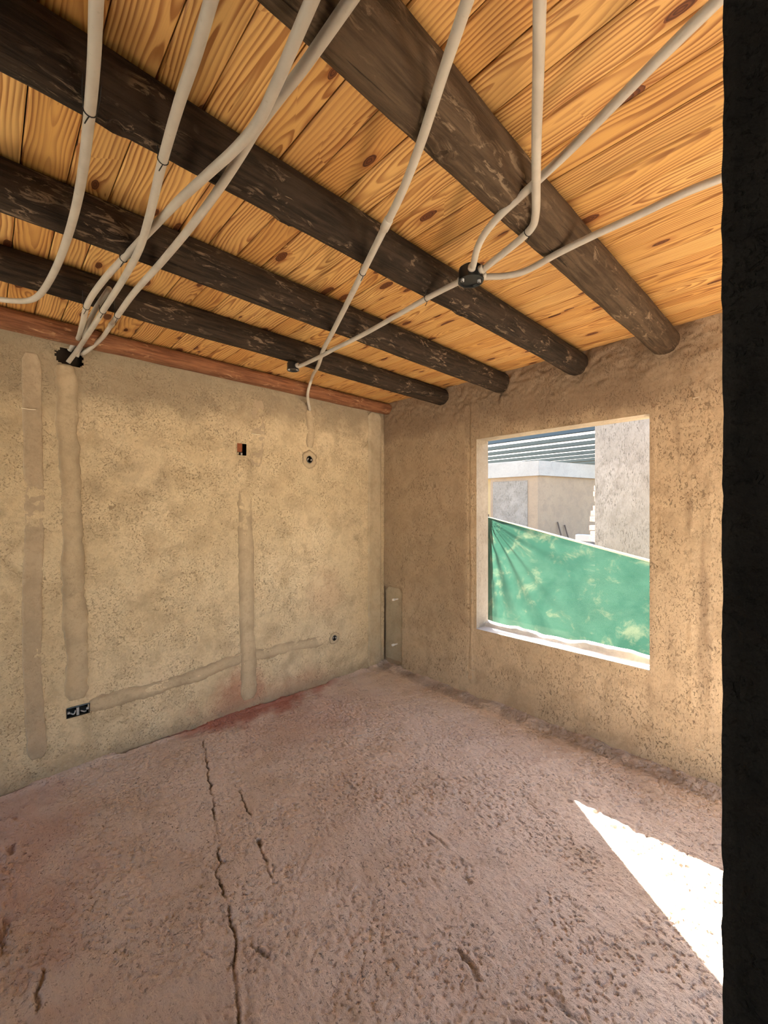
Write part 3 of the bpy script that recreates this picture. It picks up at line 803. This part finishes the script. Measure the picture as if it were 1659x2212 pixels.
# ================================================================== CONDUITS
ZC = 2.398; CR = .0115
def Pz(px, py, z=ZC): return onz(px, py, z)
def conduit(pts, label, r=CR, ties=(), couplings=(), hollow=False, n=12):
    path = catmull(pts, n)
    root = empty('electrical_conduit', path[0])
    part('tube', tube_mesh('tube', path, r, 16, True, hollow), M_PVC, root)
    def at(px, py):
        best, bi = 1e9, 0
        for i, p in enumerate(path):
            d = p - CAM; fw = d[0] * XF + d[1] * YF; rt = d[0] * XR + d[1] * YR
            if fw < .05: continue
            q = (CX + F * rt / fw - px) ** 2 + (CY - F * d[2] / fw - py) ** 2
            if q < best: best, bi = q, i
        return bi
    for (px, py) in ties:
        i = min(max(at(px, py), 1), len(path) - 2); t = path[i + 1] - path[i - 1]; t /= np.linalg.norm(t)
        w = part('wire_tie', ring_mesh('wire_tie', path[i], t, r + .0012, .0013), M_WIRE, root)
        c = path[i]
        # twisted tail and the strand that goes up over the log
        V = [c + np.array([0, 0, -r]), c + np.array([.006, -.004, -r - .010]), c + np.array([.002, -.010, -r - .024])]
        part('wire_tail', tube_mesh('wire_tail', catmull(V, 5), .0013, 6), M_WIRE, root)
        for sgn in (-1, 1):
            V = [c + np.array([0, sgn * r, 0]), c + np.array([.03 * 0 + .012, sgn * (r + .004), .02]), c + np.array([.03, sgn * (r + .006), .055])]
            part('wire_strand', tube_mesh('wire_strand', catmull(V, 5), .0012, 6), M_WIRE, root)
    for (px, py) in couplings:
        i = min(max(at(px, py), 2), len(path) - 3); t = path[i + 1] - path[i - 1]; t /= np.linalg.norm(t)
        c = path[i]; V = [c - t * .024, c - t * .022, c + t * .022, c + t * .024]
        part('coupling', tube_mesh('coupling', V, [r * 1.0, r * 1.22, r * 1.22, r * 1.0], 16), M_PVC, root)
    tag(root, label, 'conduit', 'grey electrical conduits under the ceiling')
    return root
def ext(a, b, d):                     # continue a run past the frame
    a = np.array(a); b = np.array(b); t = (a - b) / np.linalg.norm(a - b); return a + t * d
a0, a1 = Pz(208, 0), Pz(203, 130)
conduit([ext(a0, a1, .8), a0, a1, Pz(193, 250), Pz(174, 400), Pz(150, 500), Pz(118, 585), Pz(85, 637, 2.405), Pz(62, 649, 2.42), Pz(30, 650, 2.44), Pz(0, 647, 2.45), Pz(-60, 642, 2.46)],
        'leftmost grey conduit that bends away to the left picture edge', ties=((195, 245),))
b0, b1 = Pz(456, 0), Pz(425, 110)
conduit([ext(b0, b1, .8), b0, b1, Pz(388, 220), Pz(352, 345), Pz(322, 470), Pz(300, 540), Pz(268, 600), Pz(222, 672), Pz(190, 722, 2.397), onx(168, 755, .03), onx(147, 783, .014)],
        'grey conduit running from the top edge to the wall hole, second from the left', ties=((352, 345), (222, 672)), hollow=True)
c0, c1 = Pz(674, 0, 2.372), Pz(640, 80, 2.372)
conduit([ext(c0, c1, .8), c0, c1, Pz(600, 175, 2.372), Pz(556, 265, 2.372), Pz(510, 320, 2.374), Pz(460, 366, 2.376), Pz(390, 430, 2.385), Pz(330, 492, 2.418), Pz(275, 550, 2.42), Pz(228, 600, 2.41), Pz(190, 655, 2.40), Pz(178, 700, 2.395), onx(163, 740, .03), onx(150, 757, -.02)],
        'grey conduit crossing its neighbour twice before the wall hole', ties=((268, 556), (188, 663)))
d0, d1 = Pz(757, 0), Pz(700, 82)
conduit([ext(d0, d1, .8), d0, d1, Pz(650, 152), Pz(600, 215), Pz(556, 275), Pz(520, 335), Pz(475, 405), Pz(420, 480), Pz(350, 565), Pz(290, 632), Pz(254, 682), onx(238, 705, .20), onx(222, 728, .15), onx(202, 747, .09), onx(176, 766, -.01)],
        'grey conduit that curves into the wall hole from the right', ties=((254, 682),), couplings=((240, 703),))
conduit([Pz(236, 624, 2.425), Pz(205, 670, 2.425), Pz(187, 708, 2.41), onx(178, 742, .03), onx(166, 770, -.02)],
        'short grey conduit tucked behind the others at the wall hole', r=.0105)
e0, e1 = Pz(1010, 0), Pz(960, 150)
conduit([ext(e0, e1, .8), e0, e1, Pz(905, 320), Pz(866, 420), Pz(832, 490), Pz(795, 565), Pz(750, 655), Pz(713, 728), Pz(700, 752), Pz(688, 788, 2.402), onx(672, 822, .185), onx(665, 848, .135), onx(666, 868, .06), onx(669, 886, -.004)],
        'long grey conduit that drops down the left wall to the upper socket box', ties=((783, 590),), couplings=((834, 485),))
BOX1 = Pz(1017, 594, 2.395); BOX2 = Pz(633, 792, 2.395)
f0, f1 = Pz(1166, 0), Pz(1163, 150)
conduit([ext(f0, f1, .8), f0, f1, Pz(1159, 300), Pz(1158, 400), Pz(1157, 462), Pz(1151, 488), Pz(1135, 507), Pz(1090, 545), Pz(1050, 577), Pz(1038, 588)],
        'grey conduit hanging straight from the top edge with a sharp elbow above the junction box', ties=((1140, 503),), r=.0118)
g0, g1 = Pz(1552, 0, 2.425), Pz(1450, 100, 2.425)
conduit([ext(g0, g1, .8), g0, g1, Pz(1330, 222, 2.425), Pz(1240, 315, 2.424), Pz(1172, 380, 2.424), Pz(1120, 428, 2.42), Pz(1080, 465, 2.41), Pz(1045, 508, 2.405), Pz(1030, 540, 2.40), Pz(1024, 566, 2.398), Pz(1020, 582, 2.396)],
        'grey conduit slanting from the upper right corner into the junction box')
h0, h1 = Pz(1560, 384), Pz(1480, 416)
conduit([ext(h0, h1, .9), h0, h1, Pz(1380, 464), Pz(1280, 510), Pz(1200, 550), Pz(1160, 573), Pz(1125, 589), Pz(1090, 596), Pz(1050, 598), Pz(1038, 599)],
        'grey conduit coming out from behind the dark wall end to the junction box')
conduit([Pz(996, 607), Pz(975, 617), Pz(921, 645), Pz(860, 680), Pz(780, 725), Pz(720, 755, 2.386), Pz(690, 771, 2.382), Pz(665, 783, 2.386), Pz(643, 793, 2.392)],
        'grey conduit linking the two black junction boxes', ties=((921, 645),), r=.011)

# ---- black round junction boxes
def junction_box(c, r, h, label, stubs, scale=1.0):
    root = empty('junction_box', (c[0], c[1], c[2]))
    n = 8; V = []; Fc = []
    # eight-sided body with rounded shoulders, open face (with rim) looking down
    prof = [(.92, h / 2), (1.0, h / 2 - .004), (1.0, -h / 2 + .005), (1.06, -h / 2 + .005), (1.06, -h / 2), (.94, -h / 2), (.90, -h / 2 + .007)]
    sg = 32
    for rr, zz in prof:
        for k in range(sg):
            a = 2 * math.pi * k / sg
            oct_ = math.cos(math.pi / 8) / math.cos(((a + math.pi / 8) % (math.pi / 4)) - math.pi / 8)
            q = r * rr * (.55 + .45 * oct_)
            V.append((c[0] + q * math.cos(a), c[1] + q * math.sin(a), c[2] + zz))
    m = len(prof)
    for i in range(m - 1):
        for k in range(sg):
            k2 = (k + 1) % sg; Fc.append((i * sg + k, (i + 1) * sg + k, (i + 1) * sg + k2, i * sg + k2))
    Fc.append(tuple(range(sg))); Fc.append(tuple((m - 1) * sg + k for k in range(sg))[::-1])
    part('body', poly_mesh('body', V, Fc), M_BLACK, root)
    for s in (-1, 1):                       # screw ears inside the open face
        a = .9 + (math.pi if s > 0 else 0)
        p = np.array([c[0] + r * .70 * math.cos(a), c[1] + r * .70 * math.sin(a), 0])
        tb = [(p[0], p[1], c[2] + h / 2 - .006), (p[0], p[1], c[2] - h / 2 - .001)]
        e_ = part('screw_ear', tube_mesh('screw_ear', tb, .007, 10), M_GREYB, root)
        tb = [(p[0], p[1], c[2] - h / 2 - .001), (p[0], p[1], c[2] - h / 2 - .0022)]
        s_ = link('screw_hole', tube_mesh('screw_hole', tb, .0035, 10), M_BLACK, e_); s_.location = (0, 0, 0)
    for (px, py) in stubs:                  # pale connector at each conduit
        t = Pz(px, py, c[2]) - np.array(c); t[2] = 0; t /= np.linalg.norm(t)
        part('connector', tube_mesh('connector', [np.array(c) + t * r * .9, np.array(c) + t * (r + .010), np.array(c) + t * (r + .011)], [.0145, .0145, .0125], 14), M_PVC, root)
    tag(root, label, 'junction box', 'black junction boxes')
junction_box(BOX1, .046, .050, 'larger black junction box below the blackish beam where four conduits meet', ((1022, 560), (1060, 570), (1090, 598), (975, 617)))
junction_box(BOX2, .036, .046, 'small black junction box at the end of the linking conduit', ((665, 783),))

# ---- flush boxes in the left wall
def flush_round(c, r, label):
    root = empty('socket_box', (0, c[1], c[2]))
    n = 24; V = []; Fc = []
    prof = [(1.0, .004), (.80, .005), (.78, -.045), (0.01, -.046)]
    for rr, d in prof:
        for k in range(n):
            a = 2 * math.pi * k / n; q = r * rr * (1 + .04 * math.cos(4 * a)); V.append((d, c[1] + q * math.cos(a), c[2] + q * math.sin(a)))
    for i in range(3):
        for k in range(n):
            k2 = (k + 1) % n; Fc.append((i * n + k, i * n + k2, (i + 1) * n + k2, (i + 1) * n + k))
    part('cup', poly_mesh('cup', V, Fc), M_BLACK, root)
    for s in (-1, 1):
        mb = MB().box((-.012, c[1] + s * r * .72 - .006, c[2] - .007), (.003, c[1] + s * r * .72 + .006, c[2] + .007))
        part('lug', mb.mesh('lug'), M_GREYB, root)
    V = [(-.04, c[1] - r * .3, c[2] - r * .6), (-.012, c[1] - r * .2, c[2]), (.004, c[1] - r * .35, c[2] + r * .35), (-.006, c[1] - r * .6, c[2] + r * .15)]
    part('wire_end', tube_mesh('wire_end', catmull(V, 6), .0035, 8), M_GREYB, root)
    tag(root, label, 'socket box', 'socket boxes in the left wall')
flush_round(SOCK['round'], .031, 'open round socket box high on the left wall below the dropping conduit')
flush_round(SOCK['small'], .024, 'tiny open socket box low on the left wall near the corner')
c = SOCK['double']
root = empty('socket_box', (0, c[1], c[2]))
V = []; Fc = []
prof = [(.056, .030, .004), (.052, .026, .005), (.050, .024, -.045)]
for hy, hz, d in prof: V += [(d, c[1] - hy, c[2] - hz), (d, c[1] + hy, c[2] - hz), (d, c[1] + hy, c[2] + hz), (d, c[1] - hy, c[2] + hz)]
for i in range(2):
    for k in range(4): Fc.append((i * 4 + k, i * 4 + (k + 1) % 4, (i + 1) * 4 + (k + 1) % 4, (i + 1) * 4 + k))
Fc.append((8, 9, 10, 11))
part('tray', poly_mesh('tray', V, Fc), M_BLACK, root)
mb = MB().box((-.02, c[1] - .008, c[2] - .024), (.004, c[1] + .004, c[2] + .02)); part('divider', mb.mesh('divider'), M_GREYB, root)
for s in (-1, 1):
    mb = MB().box((-.014, c[1] + s * .045 - .006, c[2] - .006), (.004, c[1] + s * .045 + .006, c[2] + .006)); part('lug', mb.mesh('lug'), M_GREYB, root)
for k in range(2):
    V = [(-.03, c[1] - .03 + k * .055, c[2] - .02), (-.004, c[1] - .035 + k * .05, c[2] - .006), (.005, c[1] - .022 + k * .05, c[2] - .012), (-.006, c[1] - .012 + k * .05, c[2] + .004 - .02 * k)]
    part('wire_end', tube_mesh('wire_end', catmull(V, 6), .004, 8), M_GREYB, root)
tag(root, 'wide two-gang socket box low on the left wall, lumps of mortar inside', 'socket box', 'socket boxes in the left wall')

# ---- pipe stubs
c = bc
root = empty('pipe_stub', (0, c[1] + .010, c[2] - .06))
part('tube', tube_mesh('tube', [(-.03, c[1] + .010, c[2] - .075), (-.026, c[1] + .010, c[2] - .018)], .0075, 14, True, True), M_PVCW, root)
tag(root, 'white plastic pipe stub inside the broken square hole with red brick', 'pipe')
for (px, py, lab) in ((853, 1295, 'upper pale water pipe stub sticking out beside the corner'), (852, 1392, 'lower pale water pipe stub sticking out beside the corner, near the floor')):
    q = ony(px + 4, py - 1, 0)
    root = empty('pipe_stub', (q[0], .02, q[2]))
    part('tube', tube_mesh('tube', [(q[0], .04, q[2]), (q[0], -.052, q[2])], .0085, 14, True, True), M_COPPER, root)
    part('collar', tube_mesh('collar', [(q[0], -.028, q[2]), (q[0], -.030, q[2]), (q[0], -.054, q[2]), (q[0], -.0545, q[2])], [.009, .0115, .0115, .009], 14, True, False), M_PVCW, root)
    tag(root, lab, 'pipe', 'water pipe stubs beside the corner')

# ---- straws / wire bits stuck in the plaster
def straw(a, b, label, r=.003):
    o = link('straw', tube_mesh('straw', catmull([a, (np.array(a) + np.array(b)) / 2 + np.array([.003, -.003, -.002]), b], 6), r, 8), M_STRAW)
    tag(o, label, 'straw', 'pale straws stuck in the plaster')
straw(onx(46, 881, .007), onx(78, 885, .009), 'pale straw stuck in the left wall near the left picture edge', .0025)
straw(onx(543, 936, .006), onx(563, 939, .008), 'pale straw above the broken brick hole', .003)
straw(ony(1496, 860, -.012), ony(1511, 857, -.012), 'pale straw on the window wall under the thickest beam', .002)
straw(ony(1500, 1616, -.012), ony(1520, 1620, -.012), 'pale straw low on the window wall above the sunlit patch', .002)
straw(ony(1013, 1445, -.010), ony(1026, 1449, -.014), 'pale straw low on the window wall left of the opening', .0022)

# ================================================================== OUTSIDE
G = -.12
gx = seg((-14, 16, .5)); gy = seg((.15, 22, .5))
Xg, Yg = np.meshgrid(gx, gy, indexing='ij')
me = grid_mesh('ground', np.stack([Xg, Yg, G + .03 * fbm(Xg, Yg, 801, 3)], -1))
tag(link('ground', me, M_EARTH), 'dry earth outside the window', kind='structure')
gx = seg((RX + .15, 16, .6)); gy = seg((-16, .15, .6))
Xg, Yg = np.meshgrid(gx, gy, indexing='ij')
me = grid_mesh('ground', np.stack([Xg, Yg, G + .03 * fbm(Xg, Yg, 802, 3)], -1))
tag(link('ground', me, M_YARD), 'pale concrete yard beside the house', kind='structure')

gx = seg((-14, RX + .15, .6)); gy = seg((-16, RY - .15, .6))
Xg, Yg = np.meshgrid(gx, gy, indexing='ij')
me = grid_mesh('ground', np.stack([Xg, Yg, G + .03 * fbm(Xg, Yg, 803, 3)], -1))
tag(link('ground', me, M_YARD), 'pale concrete yard behind the camera', kind='structure')

# ---- green shade-net fence
NYF = 1.5; fx0, fx1 = .20, 2.62
def ftop(x): return 1.432 - .2255 * (x - .236)
root = empty('shade_net_fence', (1.2, NYF, G))
u = np.linspace(fx0, fx1, 170); v = np.linspace(0, 1, 110)
U_, V_ = np.meshgrid(u, v, indexing='ij')
T_ = ftop(U_); Zf = G + .02 + (T_ - G - .02) * V_
dx = U_ - fx0; dz = ftop(fx0) - Zf; dist = np.hypot(dx, dz); ang = np.arctan2(dz, dx + 1e-6)
fold = .030 * np.sin(ang * 30 + 2.2 * fbm(ang * 4, dist, 811, 2)) * np.exp(-dist * 1.1) * sstep(.02, .25, dist)
fold += .020 * fbm(U_ * 1.5, Zf * 2.5, 821, 3) + .006 * np.sin(V_ * 26 + U_ * 3) * sstep(.5, 1.0, V_) * sstep(.3, 1.2, dx)
me = grid_mesh('net', np.stack([U_ + .02 * fbm(U_, Zf * 6, 831, 2) * (dx < .15), NYF + fold, Zf], -1))
part('net', me, M_NET, root)
hp = [(x, NYF + .004 + .012 * math.sin(x * 3), ftop(x) + .004) for x in np.linspace(fx0, fx1, 40)]
part('top_hem', tube_mesh('top_hem', hp, np.linspace(.006, .017, 40), 10), M_HEM, root)
ep = [(fx0 + .012 * math.sin(z * 9), NYF - .004, z) for z in np.linspace(G, ftop(fx0), 30)]
part('side_hem', tube_mesh('side_hem', ep, .016, 8), M_HEM, root)
for xp in (fx0 - .01, 2.64):
    part('post', tube_mesh('post', [(xp, NYF + .05, G), (xp, NYF + .05, ftop(xp) + .03)], .024, 10), M_STICK, root)
tag(root, 'green shade-net fence with a pale hem, seen through the window', 'fence')

# ---- white rough wall on the right
wd = np.array([.86, -.51]); wd /= np.linalg.norm(wd); wnm = np.array([-wd[1], wd[0]])
w0 = np.array([.914, 3.0])
def wp(s, t): return tuple(w0 + wd * s + wnm * t)
root = empty('garden_wall', (w0[0], w0[1], G))
mb = MB().quadbox(wp(0, 0), wp(1.85, 0), wp(1.85, .2), wp(0, .2), G, 4.2)
part('rendered_face', mb.mesh('rendered_face'), M_OUTW, root)
bm = MB().box((-.11, -.05, -.032), (.11, .05, .032)).mesh('brick'); bm.materials.append(M_BRICKP)
rb = random.Random(3)
z = G + .05; k = 0
while z < 1.9:
    o = bpy.data.objects.new('brick', bm); COL.objects.link(o); o.parent = root
    p = np.array(wp(-.035 + rb.uniform(-.05, .02) + (.06 if z > 1.55 else 0), .10))
    o.location = (p[0] - w0[0], p[1] - w0[1], z - G)
    o.rotation_euler = (0, rb.uniform(-.05, .05), math.atan2(wd[1], wd[0]) + rb.uniform(-.2, .2))
    z += .078 if (k % 3) else .115
    k += 1
tag(root, 'tall white rough-rendered wall behind the green fence, toothed bricks at its edge', 'wall')

# ---- rubble and blocks below that edge
p = onz(1262, 1150, 1.20)
hc = np.array([.35, 4.3])
n = 26; a = np.linspace(0, 2 * math.pi, n, endpoint=False); V = []; Fc = []
rings = [(1.0, 0), (.8, .35), (.55, .75), (.3, 1.02), (.08, 1.12)]
for f_, h_ in rings:
    for k in range(n):
        q = .75 * f_ * (1 + .18 * float(fbm(np.array([math.cos(a[k]) * 2 + 9]), np.array([math.sin(a[k]) * 2 + f_ * 3]), 841, 3)[0]))
        V.append((hc[0] + q * math.cos(a[k]), hc[1] + q * math.sin(a[k]), G + h_))
for i in range(4):
    for k in range(n): Fc.append((i * n + k, i * n + (k + 1) % n, (i + 1) * n + (k + 1) % n, (i + 1) * n + k))
Fc.append(tuple(4 * n + k for k in range(n)))
tag(link('rubble_heap', poly_mesh('rubble_heap', V, Fc, True), M_BLOCK), 'grey rubble heap behind the green fence beside the toothed bricks', 'rubble')
for i, (dx, dy, dz, rz, lab) in enumerate(((-.21, -.06, 1.06, .3, 'lowest grey block on the rubble heap'), (.20, .05, 1.07, -.4, 'right-hand grey block on the rubble heap'), (-.02, -.02, 1.195, .1, 'topmost grey block on the rubble heap'))):
    mb = MB().box((-.16, -.07, -.05), (.16, .07, .05)); me = mb.mesh('cement_block'); 
    o = link('cement_block', me, M_BLOCK); o.location = (hc[0] + dx, hc[1] + dy, G + dz); o.rotation_euler = (.03 * (-1) ** i, .02, rz)
    tag(o, lab, 'block', 'blocks on the rubble heap')

# ---- neighbouring house with its corner towards us
C0 = np.array([-1.23, 5.73]); CL = np.array([-2.33, 5.63]); CR_ = np.array([-.62, 7.95])
root = empty('neighbour_house', (C0[0], C0[1], G))
def wallq(a, b, t, z0, z1, name, mat, off=0.0):
    d = (b - a) / np.linalg.norm(b - a); nn = np.array([d[1], -d[0]])
    a2 = a + nn * off; b2 = b + nn * off
    mb = MB().quadbox(tuple(a2), tuple(b2), tuple(b2 - nn * t), tuple(a2 - nn * t), z0, z1)
    return part(name, mb.mesh(name), mat, root)
wallq(CL, C0, .2, G, 2.30, 'wall', M_OUTB)
wallq(C0, CR_, .2, G, 2.30, 'wall', M_OUTB)
wallq(CL + (C0 - CL) * .06, CL + (C0 - CL) * .80, .02, .3, 2.19, 'rough_panel', M_OUTW, .015)
wallq(CL - (C0 - CL) * .5, C0 + (C0 - CL) * .04, .3, 2.28, 2.60, 'fascia', M_CONC, .07)
wallq(C0 - (CR_ - C0) * .02, CR_, .3, 2.285, 2.60, 'fascia', M_CONC, .07)
wallq(CL - (C0 - CL) * .5, CL + (C0 - CL) * .55, .6, 2.60, 2.68, 'parapet', M_CONC, -.35)
tag(root, 'beige neighbouring house with a pale concrete fascia and one grey rough panel', 'house')
o = link('yellow_post', MB().box((-2.62, 5.75, G), (-2.40, 5.85, 2.28)).mesh('yellow_post'), M_YELLOW)
tag(o, 'ochre yellow post at the far left of the view through the window', 'post')

# ---- steel purlins above
root = empty('purlin_roof', (-3.5, 8.0, G))
yp = 6.99; ZP = 3.30
while yp < 16.5:
    mb = MB()
    mb.box((-9.0, yp - .12, ZP), (.6, yp - .108, ZP + .105)); mb.box((-9.0, yp - .12, ZP), (.6, yp - .06, ZP + .010)); mb.box((-9.0, yp - .12, ZP + .095), (.6, yp - .06, ZP + .105))
    part('purlin', mb.mesh('purlin'), M_STEEL, root)
    yp += .95
# translucent white sheets on top of the purlins, one between each pair
ts = NT('translucent_roof_sheet', .6, .3); ts.color((.45, .46, .47))
tr = ts.N('ShaderNodeBsdfTranslucent'); tr.inputs['Color'].default_value = (.27, .285, .30, 1)
mx = ts.N('ShaderNodeMixShader'); mx.inputs[0].default_value = .6
ts.L(ts.b.outputs[0], mx.inputs[1]); ts.L(tr.outputs[0], mx.inputs[2]); ts.L(mx.outputs[0], ts.out.inputs['Surface'])
yp = 6.99
while yp < 15.5:
    xs = np.linspace(-9.0, .6, 97); zz = ZP + .110 + .010 * np.abs(((np.arange(97) // 2) % 2))
    Gs = np.stack([np.stack([xs, np.full(97, yp - .12), zz], 1), np.stack([xs, np.full(97, yp + .83), zz], 1)])
    part('roof_sheet', grid_mesh('roof_sheet', Gs, smooth=False), ts.m, root)
    yp += .95
for xb in (-8.6, .45):
    mb = MB().box((xb - .06, 6.8, ZP - .2), (xb + .06, 16.6, ZP - .003)); part('rail', mb.mesh('rail'), M_STEEL, root)
    for yb in (7.0, 16.3):
        mb = MB().box((xb - .06, yb - .06, G), (xb + .06, yb + .06, ZP - .2)); part('column', mb.mesh('column'), M_STEEL, root)
tag(root, 'open roof of parallel grey steel purlins against the bright sky', 'roof')

# ---- unseen rail added left of the view to cast a shadow band on the sill
root = empty('sill_shade_rail', (-2.1, 3.0, G))
part('rail', tube_mesh('rail', [(-4.5, 3.0, 3.16), (-1.05, 3.0, 3.16)], .034, 12), M_STEEL, root)
for xp in (-4.3, -2.25):
    part('post', tube_mesh('post', [(xp, 3.0, G), (xp, 3.0, 3.13)], .03, 12), M_STEEL, root)
tag(root, 'unseen steel rail on two posts, added to shade the sill', 'shade_caster')

# ---- sticks leaning at the neighbour's wall
for i, (px, lab) in enumerate(((1196, 'dark thin stick leaning at the beige house, left one'), (1208, 'dark thin stick leaning at the beige house, right one'))):
    t = C0 + (CR_ - C0) * (.32 + .10 * i); d = (CR_ - C0) / np.linalg.norm(CR_ - C0); nn = np.array([d[1], -d[0]])
    a = t + nn * .35; b = t + nn * .03 - d * .15
    o = link('stick', tube_mesh('stick', [(a[0], a[1], G), (b[0], b[1], 1.28 - .07 * i)], .016, 8), M_STICK)
    tag(o, lab, 'stick', 'sticks leaning at the house')
